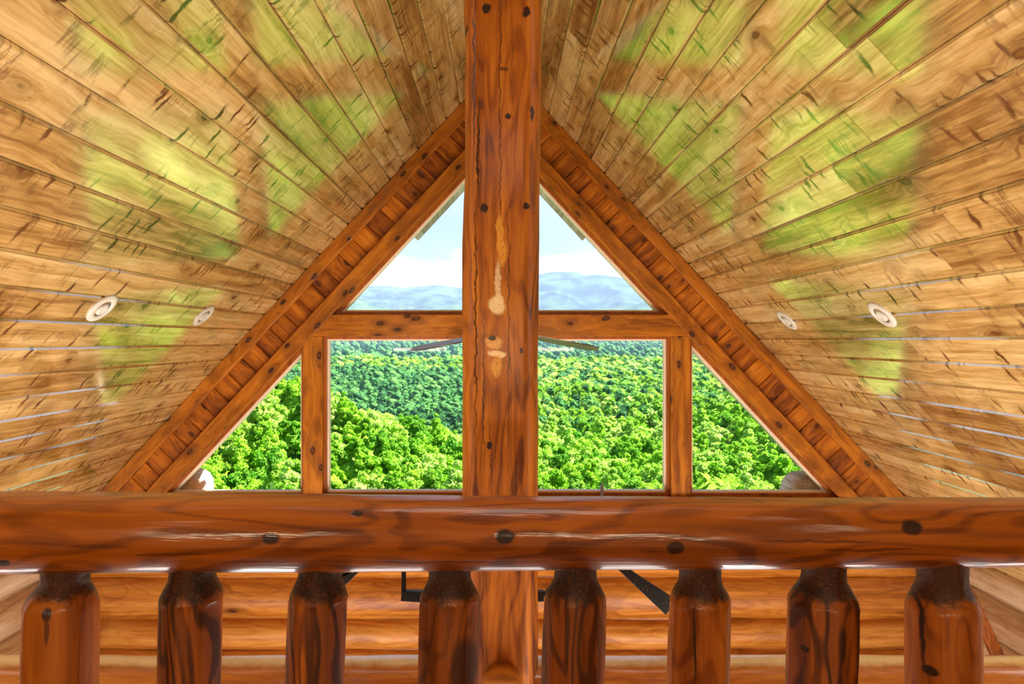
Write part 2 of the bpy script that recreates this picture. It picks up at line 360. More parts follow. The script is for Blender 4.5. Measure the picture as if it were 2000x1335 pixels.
M_BLADE = wood('walnut_fan_blade', 'X', ((0.05, 0.030, 0.028), (0.085, 0.052, 0.048), (0.12, 0.078, 0.07)), coat=0.9, coat_rough=0.08, coat_ior=1.7, fig=0.4)

def make_glass():
    m = bpy.data.materials.new('window_glass'); m.use_nodes = True; m.node_tree.nodes.clear(); q = NT(m.node_tree)
    tr = q.node('ShaderNodeBsdfTransparent', {0: (0.98, 0.99, 0.985)}); gl = q.node('ShaderNodeBsdfGlossy', {0: (1, 1, 1), 1: 0.0})
    fr = q.node('ShaderNodeFresnel', {0: 1.35})
    mx = q.node('ShaderNodeMixShader', {0: q.math('MULTIPLY', fr.outputs[0], 0.12), 1: tr.outputs[0], 2: gl.outputs[0]})
    q.l.new(mx.outputs[0], q.node('ShaderNodeOutputMaterial').inputs[0]); return m
M_GLASS = make_glass()

def leaf_mat(name, c0, c1, c2, fine=1.2):
    m = bpy.data.materials.new(name); m.use_nodes = True; m.node_tree.nodes.clear(); q = NT(m.node_tree)
    tc = q.node('ShaderNodeTexCoord').outputs['Object']; info = q.node('ShaderNodeObjectInfo').outputs['Random']
    at = q.node('ShaderNodeAttribute', attribute_name='rnd').outputs['Fac']
    r = q.node('ShaderNodeTexWhiteNoise', {'W': q.math('ADD', q.math('MULTIPLY', at, 77.1), q.math('MULTIPLY', info, 51.3))}, noise_dimensions='1D').outputs[0]
    n = q.noise(tc, fine, 5, 0.7)
    t = q.math('ADD', q.math('MULTIPLY', r, 0.6), q.math('MULTIPLY', q.math('SUBTRACT', n, 0.3), 0.9))
    cr = q.node('ShaderNodeValToRGB', {0: t}); e = cr.color_ramp.elements
    e[0].position = 0.05; e[0].color = (*c0, 1); e[1].position = 0.95; e[1].color = (*c2, 1); k = e.new(0.5); k.color = (*c1, 1)
    bn = q.node('ShaderNodeBump', {'Height': q.noise(tc, fine*2.2, 4, 0.75), 'Strength': 0.9, 'Distance': 0.9})
    df = q.node('ShaderNodeBsdfDiffuse', {0: cr.outputs[0]}); q.l.new(bn.outputs[0], df.inputs['Normal'])
    tl = q.node('ShaderNodeBsdfTranslucent', {0: cr.outputs[0]}); q.l.new(bn.outputs[0], tl.inputs['Normal'])
    mx0 = q.node('ShaderNodeMixShader', {0: 0.35, 1: df.outputs[0], 2: tl.outputs[0]})
    gl = q.node('ShaderNodeBsdfGlossy', {0: (0.9, 0.95, 0.8), 1: 0.45}); q.l.new(bn.outputs[0], gl.inputs['Normal'])
    mx = q.node('ShaderNodeMixShader', {0: 0.015, 1: mx0.outputs[0], 2: gl.outputs[0]})
    q.l.new(mx.outputs[0], q.node('ShaderNodeOutputMaterial').inputs[0]); return m
M_LEAF = leaf_mat('bright_spring_leaves', (0.06, 0.26, 0.012), (0.30, 0.60, 0.025), (0.64, 0.82, 0.26))
M_LEAF2 = leaf_mat('mid_green_leaves', (0.012, 0.09, 0.035), (0.055, 0.23, 0.05), (0.20, 0.45, 0.09), 0.6)
M_BARK = plain('tree_bark', (0.20, 0.15, 0.11), 0.9, var=0.5, scale=3)

# ------------------------------------------------------------------ ceiling
GD = 0.013   # groove depth
random.seed(4)
def ceiling_side(sgn, sref, mb):
    """boards run along y; s is distance down the slope from the ridge"""
    step = 39.6*D/F*1.0
    smax = 4.16/math.cos(ANG)
    t = Vector((sgn*math.cos(ANG), 0, -math.sin(ANG))); n = Vector((-sgn*math.sin(ANG), 0, -math.cos(ANG)))  # n points into the room
    s0 = sref*D/F % step
    edges = [0.0]+[s0+i*step for i in range(int((smax-s0)/step)+1)]+[smax]
    gw = 0.011
    for i in range(len(edges)-1):
        a, b = edges[i], edges[i+1]
        if b-a < 0.03: continue
        y = -2.6
        cuts = [y]
        yy = y+random.uniform(0.8, 3.2)
        while yy < D-0.4: cuts.append(yy); yy += random.uniform(2.2, 4.4)
        cuts.append(D+0.06)
        for k in range(len(cuts)-1):
            y0, y1 = cuts[k]+(0.0012 if k else 0), cuts[k+1]-(0.0012 if k < len(cuts)-2 else 0)
            prof = [(a, -0.02), (a+0.0008, -GD), (a+gw, 0.0), (b-gw, 0.0), (b-0.0008, -GD), (b, -0.02)]
            vs = []
            for yv in (y0, y1):
                for (s, h) in prof: q = Vector((0, 0, AP))+t*s+n*h; vs.append((q.x, yv, q.z))
            m = len(prof); fs = [(j, j+1, m+j+1, m+j) for j in range(m-1)]+[tuple(range(m)), tuple(range(2*m-1, m-1, -1))]
            mb.add(vs, fs, random.random())
    # backing deck above the boards
    vs = []
    for yv in (-2.6, D+0.06):
        for s, h in ((0, -0.021), (smax, -0.021), (smax, -0.12), (0, -0.12)):
            q = Vector((0, 0, AP))+t*s+n*h; vs.append((q.x, yv, q.z))
    mb.add(vs, [(0,1,2,3),(7,6,5,4),(0,4,5,1),(1,5,6,2),(2,6,7,3),(3,7,4,0)], 0.3)
mb = MB(); ceiling_side(-1, 745.6, mb); ceiling_side(1, 730.2, mb)
tag(mb.build('ceiling', M_CEIL), 'glossy knotty pine boards lining the two roof slopes', 'ceiling', kind='structure')

# ------------------------------------------------------------------ gable wall: trims, infill, log wall, windows
def rake(sgn, v0, v1, y_top_clip, y_bot):
    """polygon (px) of a sloping band between vertical offsets v0 and v1 below the ceiling line"""
    def d_at(y, v): return (y-127-v)/SL
    ap0, ap1 = 127+v0, 127+v1
    return [(VX, ap0), (VX+sgn*d_at(y_bot, v0), y_bot), (VX+sgn*d_at(y_bot, v1), y_bot), (VX, ap1)]
def wood_rot(name, **kw): return wood(name, **kw)
BOT = 972
def add_rake(name, sgn, v0, v1, y0, y1, label, bevel=0.006):
    """a straight board lying along the slope: own local x axis follows the grain"""
    pts = [W(*p) for p in rake(sgn, v0, v1, 0, BOT)]
    o0 = Vector((0, 0, AP)); ang = -sgn*ANG
    R = Matrix.Rotation(ang, 4, 'Y') if sgn > 0 else Matrix.Rotation(ANG, 4, 'Y')
    R = Matrix.Rotation(sgn*ANG, 4, 'Y'); Ri = R.inverted()
    mb = MB(); mb.slab(pts, y0, y1, 0, bevel)
    mb.v = [tuple(Ri @ (Vector(v)-o0)) for v in mb.v]
    o = mb.build(name, M_TRIM); o.location = o0; o.rotation_euler = R.to_euler()
    return tag(o, label, 'trim', kind='structure')
add_rake('trim_1', -1, 0, 35, 6.40, 6.55, 'outer sloping trim board against the left ceiling slope')
add_rake('trim_2', 1, 0, 35, 6.40, 6.55, 'outer sloping trim board against the right ceiling slope')
add_rake('trim_3', -1, 94, 137, 6.42, 6.60, 'inner sloping trim board over the left windows')
add_rake('trim_4', 1, 94, 137, 6.42, 6.60, 'inner sloping trim board over the right windows')
def infill(sgn, phase):
    mb = MB(); t = Vector((sgn*math.cos(ANG), -math.sin(ANG))); n = Vector((-sgn*math.sin(ANG), -math.cos(ANG)))
    step = 39.4*D/F; a0 = 30*D/F*math.cos(ANG); a1 = 98*D/F*math.cos(ANG)
    smax = ((BOT-127-60)/SL)/math.cos(ANG)*D/F+0.1
    s = phase*step
    ap = Vector((0, AP))
    while s < smax:
        e0, e1 = max(s, 0.05)+0.001, s+step-0.001
        r = random.random(); bv = 0.007
        vs = []
        for (ss, y) in ((e0, 6.485), (e0, 6.468), (e0+bv, 6.460), (e1-bv, 6.460), (e1, 6.468), (e1, 6.485)):
            for nn in (a0, a1):
                q = ap+t*ss+n*nn*1.0; vs.append((q.x, y, q.y))
        fs = [(2*i, 2*i+1, 2*i+3, 2*i+2) for i in range(5)]+[(0, 10, 11, 1)]
        mb.add(vs, fs, r); s += step
    return mb
for sgn, nm, sd in ((-1, 'wall_left_gable', 'left'), (1, 'wall_right_gable', 'right')):
    mb = infill(sgn, 0.3); o0 = Vector((0, 0, AP)); R = Matrix.Rotation(sgn*ANG, 4, 'Y'); Ri = R.inverted()
    mb.v = [tuple(Ri @ (Vector(v)-o0)) for v in mb.v]
    o = mb.build('wall_gable' if sgn < 0 else 'wall_gable.001', M_INF); o.location = o0; o.rotation_euler = R.to_euler()
    tag(o, 'band of short cross boards between the sloping trims, %s side' % sd, 'wall', kind='structure')

# horizontal beam and uprights
def trim_box(name, mat, px0, py0, px1, py1, y0, y1, label, pts=None):
    mb = MB(); mb.slab([W(*p) for p in (pts or [(px0, py0), (px1, py0), (px1, py1), (px0, py1)])], y0, y1, 0, 0.005)
    return tag(mb.build(name, mat), label, 'trim', kind='structure')
def on(v, y): return (y-127-v)/SL
trim_box('trim_5', M_TRIM, 0, 0, 0, 0, 6.44, 6.62, 'horizontal beam crossing the gable between upper and lower windows',
         [(VX-on(134, 614), 614), (VX+on(134, 614), 614), (VX+on(134, 656), 656), (VX-on(134, 656), 656)])
trim_box('trim_6', M_TRIMZ, 594, 656, 632, 972, 6.45, 6.62, 'upright timber left of the large left window')
trim_box('trim_7', M_TRIMZ, 1308, 656, 1346, 972, 6.45, 6.62, 'upright timber right of the large right window')
trim_box('trim_8', M_TRIMZ, 952, 290, 1004, 972, 6.45, 6.62, 'central upright timber hidden behind the log post')
trim_box('trim_9', M_TRIM, 310, 968, 1644, 984, 6.40, 6.64, 'window sill board along the foot of the gable windows')

def window(idx, pts, label, w=8, fw=(1, 1, 1, 1)):
    """pts: outer outline in measured positions; frame ring, bead ring and pane"""
    P = [W(*p) for p in pts]; k = D/F
    root = thing('window_%d' % idx, (0, 6.56, 0), label, 'window', kind='structure')
    def ring(a, b, y0, y1):
        n = len(P); mb = MB(); vs = [(p[0], y0, p[1]) for p in a]+[(p[0], y0, p[1]) for p in b]+[(p[0], y1, p[1]) for p in a]+[(p[0], y1, p[1]) for p in b]
        fs = []
        for i in range(n):
            j = (i+1) % n
            fs += [(i, j, n+j, n+i), (2*n+i, 3*n+i, 3*n+j, 2*n+j), (n+i, n+j, 3*n+j, 3*n+i), (i, 2*n+i, 2*n+j, j)]
        mb.add([(v[0], v[1]-6.56, v[2]) for v in vs], fs); return mb
    A = P; B = offset_poly(P, -w*k); Cc = offset_poly(P, -(w+3.2)*k)
    ring(offset_poly(P, 3*k), B, 6.50, 6.60).build('window_frame', M_WIN, root)
    ring(B, Cc, 6.53, 6.60).build('glazing_bead', M_BEAD, root)
    mb = MB(); G = offset_poly(P, -(w+1)*k); n = len(G)
    mb.slab([(g[0], g[1]) for g in G], 6.566-6.56, 6.574-6.56); mb.build('pane', M_GLASS, root)
    return root
window(1, [(VX-on(137, 614), 614), (952, 614), (952, 127+137+25*SL)], 'upper left triangular gable window with sky and mountains', 6)
window(2, [(VX+on(137, 614), 614), (1004, 614), (1004, 127+137+27*SL)], 'upper right triangular gable window with blue mountain', 6)
window(3, [(632, 656), (952, 656), (952, 968), (632, 968)], 'large left window beside the log post', 6)
window(4, [(1308, 656), (1004, 656), (1004, 968), (1308, 968)], 'large right window beside the log post', 6)
window(5, [(594, 127+137+(VX-594)*SL), (594, 968), (VX-on(137, 968), 968)], 'lower left triangular window under the left slope', 5)
window(6, [(1346, 127+137+(1346-VX)*SL), (1346, 968), (VX+on(137, 968), 968)], 'lower right triangular window under the right slope', 5)

# log wall below the windows
def wall_log(mb, x0, x1, z0, z1, yf, seed, axis='X', depth=0.10, sgnx=1):
    n = max(8, int((x1-x0)/0.12)); prof = 12; vs = []; fs = []
    for i in range(n+1):
        x = x0+(x1-x0)*i/n
        w0 = 0.016*mn.noise(Vector((x*1.1, seed*7.3, 1))); w1 = 0.016*mn.noise(Vector((x*1.1, (seed+1)*7.3, 1)))
        for j in range(prof+1):
            f = j/prof; z = (z0+w0)+(z1+w1-z0-w0)*f
            bul = (1-abs(2*f-1)**2.6)*depth; bul += 0.012*mn.noise(Vector((x*2.2, z*5, seed*3.1)))
            vs.append((x, yf-bul, z))
    m = prof+1
    for i in range(n):
        for j in range(prof): fs.append((i*m+j, (i+1)*m+j, (i+1)*m+j+1, i*m+j+1))
    if axis == 'Y': vs = [(sgnx*(v[1]), v[0], v[2]) for v in vs]
    mb.add(vs, fs, seed*0.137 % 1)
WXW = 4.10
mb = MB(); zs = [984, 1050, 1128, 1209, 1268, 1340, 1420, 1500, 1580, 1640]
for i in range(len(zs)-1):
    zt, zb = wz(zs[i]), wz(zs[i+1]); xm = min(WXW, (AP-zt)/SL+0.05)
    wall_log(mb, -xm, xm, zb, zt, 6.52, i+3)
for sg in (-1, 1):
    mb.slab([W(*p) for p in rake(sg, -16, 128, 0, 1100)], 6.57, 6.66, 0.5)
mb.box((-4.3, 6.52, -3.2), (4.3, 6.70, wz(1100)), 0.5)
mb.box((-3.72, 6.52, wz(1100)), (3.72, 6.66, wz(984)), 0.5)
tag(mb.build('wall_front', M_WALL, smooth=False), 'golden horizontal log wall beneath the gable windows', 'wall', kind='structure')
bpy.data.objects['wall_front'].data.polygons.foreach_set('use_smooth', [True]*len(bpy.data.objects['wall_front'].data.polygons)); sharp(bpy.data.objects['wall_front'], 50)
for sgn, nm in ((-1, 'wall_left'), (1, 'wall_right')):
    mb = MB(); z = AP-SL*WXW+0.06; zb = [z, z-0.30, z-0.64, z-0.98, z-1.30, z-1.65, z-2.0, z-2.4, -3.2]
    for i in range(len(zb)-1): wall_log(mb, -2.6, 6.52, zb[i+1], zb[i], WXW+0.04, i+20+sgn*4, 'Y', 0.12, sgn)
    mb.box((sgn*(WXW+0.04) if sgn > 0 else -4.3, -2.6, -3.2), (4.3 if sgn > 0 else sgn*(WXW+0.04), 6.7, z), 0.2)
    o = mb.build(nm, M_SIDE); o.data.polygons.foreach_set('use_smooth', [True]*len(o.data.polygons)); sharp(o, 50)
    tag(o, 'pale glossy log side wall on the %s below the roof' % ('left' if sgn < 0 else 'right'), 'wall', kind='structure')
# rear wall of the loft, lower floor, loft floor
mb = MB(); mb.slab([(-4.3, -3.2), (4.3, -3.2), (4.3, AP-SL*4.3), (0, AP), (-4.3, AP-SL*4.3)], -2.75, -2.6, 0.4)
tag(mb.build('wall_back', M_TRIM), 'wooden rear gable wall behind the loft', 'wall', kind='structure')
mb = MB(); mb.box((-4.3, -2.75, -3.3), (4.3, 6.7, -3.2), 0.4); tag(mb.build('floor', M_FLOOR), 'wooden floor of the great room below', 'floor', kind='structure')
mb = MB(); mb.box((-3.45, -2.6, -0.12), (3.45, 1.72, 0.0), 0.6)
tag(mb.build('floor.001', M_FLOOR), 'boarded loft floor behind the log railing', 'floor', kind='structure')

# ------------------------------------------------------------------ log railing
YC = 1.53; SC = F/YC
railing = thing('log_railing', (0, YC, 0), 'dark orange log railing with thick handrail and rounded balusters across the loft edge', 'railing')
def sup(th, e):
    c, s = math.cos(th), math.sin(th)
    return math.copysign(abs(c)**(2/e), c), math.copysign(abs(s)**(2/e), s)
rings = []; NX = 150
for i in range(NX+1):
    x = -2.56+5.12*i/NX; tt = (x+1.07)/2.09
    rv = 0.0835-0.0125*max(-0.5, min(1.4, tt)); rh = rv*1.08
    r = []
    for k in range(48):
        th = 2*math.pi*k/48; cx, cz = sup(th, 3.4 if k < 24 else 2.0)
        d = 1+0.035*mn.noise(Vector((x*2.3, math.cos(th)*1.2, math.sin(th)*1.2+5)))+0.012*mn.noise(Vector((x*9, math.cos(th)*3, math.sin(th)*3)))
        if cx < 0: cx *= 1.0-0.16*(cz-0.05 if cz > 0.05 else -(cz-0.05)*0.6)   # slight ridge along the front
        r.append((x, rh*cx*d, 0.836+rv*cz*d*(1 if cz > 0 else 0.97)))
    rings.append(r)
loft('handrail', rings, M_RAIL, railing)
rings = []
for i in range(61):
    x = -2.9+5.8*i/60
    rings.append([(x, 0.055*math.cos(2*math.pi*k/20)*(1+.05*mn.noise(Vector((x*2, k, 3)))), 0.12+0.05*math.sin(2*math.pi*k/20)) for k in range(20)])
loft('bottom_rail', rings, M_RAIL, railing)
for sx in (-2.45, 2.45):
    loft('rail_post', [[(sx+0.08*math.cos(2*math.pi*k/16), 0.08*math.sin(2*math.pi*k/16), z) for k in range(16)] for z in (0.0, 0.3, 0.6, 0.84)], M_RAIL, railing)
BAL = [(128, 44, 120, 68, 117, 70, 1138, 1178), (377, 43, 376, 60, 372, 59, 1130, 1165), (625, 41, 622, 57, 616, 57, 1128, 1166), (878, 41, 878, 59, 875, 60, 1132, 1168),
       (1124, 41, 1123, 60, 1117, 61, 1130, 1168), (1367, 40, 1367, 59, 1363, 61, 1135, 1172), (1609, 41, 1607, 66, 1603, 66, 1132, 1175), (1840, 45, 1841, 66, 1841, 67, 1140, 1182)]
for b, (nx_, nw, bx, bw, ex, ew, y0, y1) in enumerate(BAL):
    X = lambda p: (p-VX)/SC
    zf = lambda y: EYE-(y-VY)/SC
    kz = [(0.10, ex+(ex-bx)*1.6, ew), (zf(1335), ex, ew), ((zf(1335)+zf(y1))/2, (ex+bx)/2, (ew+bw)/2*1.01), (zf(y1), bx, bw), (zf(y1-10), bx, bw*0.95), (zf(y0), (nx_*2+bx)/3, nw*1.04), (zf(y0-10), nx_, nw), (0.80, nx_, nw*1.03)]
    rings = []; seg = 48; rot = random.uniform(0, 1)
    zz = [0.10, 0.25, 0.4]+[0.5+0.3*i/40 for i in range(41)]
    facets = random.choice((7, 8, 9))
    for z in zz:
        for j in range(len(kz)-1):
            if kz[j][0] <= z <= kz[j+1][0]+1e-9: break
        f = (z-kz[j][0])/(kz[j+1][0]-kz[j][0]); f = max(0, min(1, f))
        cxp = kz[j][1]+(kz[j+1][1]-kz[j][1])*f; hw = kz[j][2]+(kz[j+1][2]-kz[j][2])*f
        r = []; amt = 0.75 if z < zf(y1) else 0.15
        for k in range(seg):
            th = 2*math.pi*k/seg
            ph = ((th+rot) % (2*math.pi/facets))-math.pi/facets
            fac = math.cos(math.pi/facets)/math.cos(ph)          # regular facets, hand-peeled
            rr = (1-amt)+amt*fac*1.03
            rr *= 1+0.03*mn.noise(Vector((math.cos(th)*1.5, math.sin(th)*1.5, z*6+b*9)))
            if z > zf(y1)-0.01: rr *= 1+0.03*mn.noise(Vector((math.cos(th)*6, math.sin(th)*6, z*60+b*9)))
            r.append((X(cxp)+hw/SC*rr*math.cos(th), hw/SC*0.95*rr*math.sin(th), z))
        rings.append(r)
    bo = loft('baluster', rings, M_BAL[b], railing); sharp(bo, 28)

# ------------------------------------------------------------------ centre post and tie beam
post = thing('log_post', (0, 3.80, -3.2), 'massive peeled log post with pale resin scars rising from below to the ridge', 'post')
eL = [(-400, 908), (0, 906), (36, 904), (80, 906.5), (340, 908), (400, 905), (480, 903), (640, 902), (960, 903), (1335, 904), (2400, 900)]
eR = [(-400, 1060), (0, 1058), (200, 1057), (350, 1055), (500, 1054), (700, 1052), (970, 1052), (1335, 1052), (2400, 1056)]
rings = []; PC = 3.80
def tr(tab, y): return np.interp(y, [a for a, _ in tab], [b for _, b in tab])
NZ = 240
for i in range(NZ+1):
    z = -3.2+6.70*i/NZ; y = VY-(z-EYE)*F/PC
    l, r_ = tr(eL, y), tr(eR, y); cx = ((l+r_)/2-VX)*PC/F; hw = (r_-l)/2*PC/F*0.985
    ring = []
    for k in range(64):
        th = 2*math.pi*k/64; a, b_ = sup(th, 2.6)
        if b_ < 0: b_ = max(b_, -0.88)
        d = 1+0.022*mn.noise(Vector((math.cos(th)*1.4, math.sin(th)*1.4, z*1.6)))+0.012*mn.noise(Vector((math.cos(th)*5, math.sin(th)*5, z*3.2)))
        ring.append((cx+hw*a*d, hw*1.0*b_*d, z+3.2))
    rings.append(ring)
po = loft('shaft', rings, M_POST, post)
# marks are measured in world z: shift the shaft's own coordinates
po.data.transform(Matrix.Translation((0, 0, -3.2))); po.location = (0, 0, 3.2)
# butt of a floor log meeting the post
rings = []
for i, (yy, s) in enumerate(((3.66, 0.9), (3.50, 1.0), (3.47, 0.97), (3.462, 0.90))):
    rings.append([(0.008+0.104*s*math.cos(2*math.pi*k/32)*(1+.03*mn.noise(Vector((math.cos(k*.2), math.sin(k*.2), 2)))), yy-3.8, -0.47+0.104*s*math.sin(2*math.pi*k/32)+3.2) for k in range(32)])
loft('tenon_end', rings, M_WALL, post)

def tie(mb, Yc, ztop, r):
    pass
tb = thing('tie_beam', (0, 3.8, -0.565), 'horizontal log tie beam with window light painted pale along its top, running across behind the balusters', 'beam')
rings = []
for i in range(181):
    x = -4.08+8.16*i/180; r = []
    for k in range(32):
        th = 2*math.pi*k/32; a, b_ = sup(th, 2.3)
        d = 1+0.05*mn.noise(Vector((x*1.7, math.cos(th)*1.2, math.sin(th)*1.2+9)))+0.02*mn.noise(Vector((x*6, math.cos(th)*3, math.sin(th)*3)))
        r.append((x, 0.14*a*d, 0.13*b_*d))
    rings.append(r)
M_TIE = wood('tie_beam_log', 'X', ((0.34, 0.09, 0.008), (0.52, 0.17, 0.018), (0.66, 0.28, 0.05)), gs=0.8, knot=0.4, kscale=2.6, krad=0.10, coat=0.8, coat_ior=1.8, fig=0.4, wob=0.02,
             marks=[(0, 0.0, 0.16, 30, 0.20, 0.040, (0.95, 0.88, 0.76), 1.0, 0.3)])  # pale band along the top paints in the light from the windows
loft('beam_log', rings, M_TIE, tb)

# ------------------------------------------------------------------ recessed lights
def recessed(px, py, sgn, Y, r, label):
    x = (px-VX)*Y/F; n = Vector((-sgn*math.sin(ANG), 0, -math.cos(ANG)))
    z = AP-SL*abs(x); pos = Vector((x, Y, z))
    root = thing('recessed_light', pos, label, 'ceiling light', 'recessed lights in the sloping ceiling')
    R = n.to_track_quat('Z', 'X').to_matrix().to_4x4()
    prof = [(r*1.0, -0.003), (r*1.0, 0.004), (r*0.93, 0.009), (r*0.80, 0.0125), (r*0.66, 0.012), (r*0.56, 0.008), (r*0.54, -0.004)]
    loft('trim_ring', lathe_pts(prof, 48, R), M_WHITE, root, caps=False)
    loft('baffle', lathe_pts([(r*0.55, 0.006), (r*0.54, -0.001), (r*0.3, -0.001), (0.001, -0.001)], 40, R), M_BAFF, root, caps=False)
    tilt = Matrix.Translation(R @ Vector((0, 0, 0)))
    # eyeball turned towards the gable, so the dark gap shows on one side only
    off = R.inverted() @ Vector((sgn*0.35, 0.30, 0)); off.z = 0; off = off.normalized()*r*0.13
    loft('eyeball', lathe_pts([(r*0.42, -0.002), (r*0.41, 0.006), (r*0.35, 0.0105), (r*0.26, 0.0125)], 40, R @ Matrix.Translation(off)), M_WHITE, root, caps=False)
    loft('lens', lathe_pts([(r*0.26, 0.0122), (r*0.14, 0.0105), (0.001, 0.010)], 32, R @ Matrix.Translation(off)), M_LENS, root, caps=False)
def Yd(px, py):  # distance at which the line of sight meets the ceiling
    d = abs(px-VX); return (AP-EYE)*F/((VY-py)+SL*d)
for px, py, sgn, lab in ((199, 601, -1, 'nearer white recessed light in the left ceiling slope'), (398, 616, -1, 'farther white recessed light in the left slope, closer to the gable trim'),
                         (1723, 614, 1, 'nearer white recessed light in the right ceiling slope'), (1537, 625, 1, 'farther white recessed light in the right slope, closer to the gable trim')):
    recessed(px, py, sgn, Yd(px, py), 0.096, lab)

# ------------------------------------------------------------------ ceiling fan behind the post
FY = 5.0; fx = (987-VX)*FY/F; fz = EYE-(648-VY)*FY/F
fan = thing('ceiling_fan', (fx, FY, fz), 'dark ceiling fan hanging behind the log post in front of the large windows', 'ceiling fan')
BR = 0.665
for k in range(4):
    a = math.radians(183+90*k)
    mb = MB(); n = 10; vs = []; droop = math.radians(10.5); pitch = math.radians(13)
    for i in range(n+1):
        f = i/n; rr = 0.14+(BR-0.14)*f
        hw = 0.05+0.018*math.sin(f*math.pi*0.6); 
        if f > 0.93: hw *= 0.78 if i < n else 0.35
        for s in (-1, 1):
            for h in (-0.004, 0.004): vs.append((rr*math.cos(droop), s*hw, -rr*math.sin(droop)+h-s*hw*math.tan(pitch)))
    fs = []
    for i in range(n):
        b0 = i*4; c0 = b0+4
        fs += [(b0, b0+2, c0+2, c0), (b0+1, c0+1, c0+3, b0+3), (b0, c0, c0+1, b0+1), (b0+2, b0+3, c0+3, c0+2)]
    fs += [(0, 1, 3, 2), (n*4, n*4+2, n*4+3, n*4+1)]
    mb.add(vs, fs); bl = mb.build('blade', M_BLADE, fan); bl.rotation_euler = (0, 0, a)
    hb = MB(); hb.box((0.07, -0.018, -0.030), (0.20, 0.018, -0.018)); h = hb.build('blade_iron', M_BLACK, fan); h.rotation_euler = (0, 0, a)
I4 = Matrix.Identity(4)
loft('motor', lathe_pts([(0.03, 0.10), (0.09, 0.085), (0.115, 0.04), (0.115, -0.01), (0.09, -0.035), (0.05, -0.05), (0.02, -0.055)], 32, I4), M_BLACK, fan)
tube('downrod', [(0, 0, 0.08), (0, 0, AP-fz-0.10)], 0.014, M_BLACK, fan)
loft('canopy', lathe_pts([(0.02, AP-fz-0.20), (0.06, AP-fz-0.17), (0.075, AP-fz-0.07), (0.07, AP-fz-0.04)], 24, I4), M_BLACK, fan)

# ------------------------------------------------------------------ black iron fixture on the back of the post
AY = 4.12; ks = AY/F
def ap(px, py): return ((px-VX)*ks, EYE-(py-VY)*ks)
fix = thing('iron_light_fixture', (0, AY, EYE-(1080-VY)*ks), 'black iron fixture with dusty slanting flat arms behind the post, seen between balusters', 'light fixture')
def flat(name, pts, y0, y1, mat):
    mb = MB(); o = Vector(fix.location)
    mb.slab(pts, y0, y1, 0, 0.002); mb.v = [tuple(Vector(v)-o) for v in mb.v]; return mb.build(name, mat, fix)
flat('arm', [ap(1120, 1038), ap(1132, 1030), ap(1240, 1118), ap(1322, 1171), ap(1300, 1200), ap(1213, 1117)], AY-0.006, AY+0.006, M_DUST)
flat('arm', [ap(834, 1038), ap(822, 1030), ap(697, 1120), ap(640, 1176), ap(622, 1150), ap(650, 1120)], AY-0.006, AY+0.006, M_DUST)
flat('crossbar', [ap(815, 1028), ap(1140, 1028), ap(1140, 1050), ap(815, 1050)], AY-0.012, AY+0.012, M_BLACK)
mb = MB()
flat('lower_bar', [ap(787, 1152), ap(822, 1153), ap(1062, 1153), ap(1062, 1172), ap(840, 1175), ap(783, 1171)], AY-0.02, AY+0.02, M_BLACK)
flat('drop_rod', [ap(785, 1040), ap(792, 1040), ap(793, 1168), ap(784, 1168)], AY-0.010, AY+0.010, M_BLACK)
flat('drop_rod', [ap(1160, 1040), ap(1167, 1040), ap(1060, 1168), ap(1052, 1168)], AY-0.010, AY+0.010, M_BLACK)
mb = MB(); mb.box((-0.05, -0.10, -0.02), (0.05, 0.0, 0.14)); mb.build('mounting_plate', M_BLACK, fix)

# small wooden peg standing before the right window
s = 5.9/F
pegx = (1175.5-VX)*s
pg = loft('wooden_peg', [[(0.0145*f*math.cos(2*math.pi*k/12), 0.0145*f*math.sin(2*math.pi*k/12), z) for k in range(12)] for f, z in ((1, 0.0), (1, 0.10), (1, 0.19), (0.85, 0.198), (0.4, 0.206), (0.1, 0.208))], M_BLADE)
pg.location = ((1175.5-VX)*6.38/F, 6.38, EYE-(943-VY)*6.38/F-0.208); tag(pg, 'small dark upright rod at the sill of the large right window', 'rod')
mb = MB(); mb.box((-0.02, -0.02, -0.02), (0.02, 0.04, 0.02)); hk = mb.build('holder', M_WIN, pg)

# dark diagonal board at the right side wall
mb = MB(); q0 = 5.9/F
def sp_(px, py, Y): return ((px-VX)*Y/F, EYE-(py-VY)*Y/F)
mb.slab([sp_(1850, 1090, 5.4), sp_(1868, 1090, 5.4), sp_(1911, 1175, 5.4), sp_(1966, 1290, 5.4), sp_(2010, 1400, 5.4), sp_(1985, 1400, 5.4), sp_(1940, 1290, 5.4), sp_(1893, 1175, 5.4)], 5.38, 5.42, 0, 0.004)
tag(mb.build('diagonal_brace', M_BAL[3]), 'dark brown diagonal board beside the right side wall, right of the last baluster', 'brace')

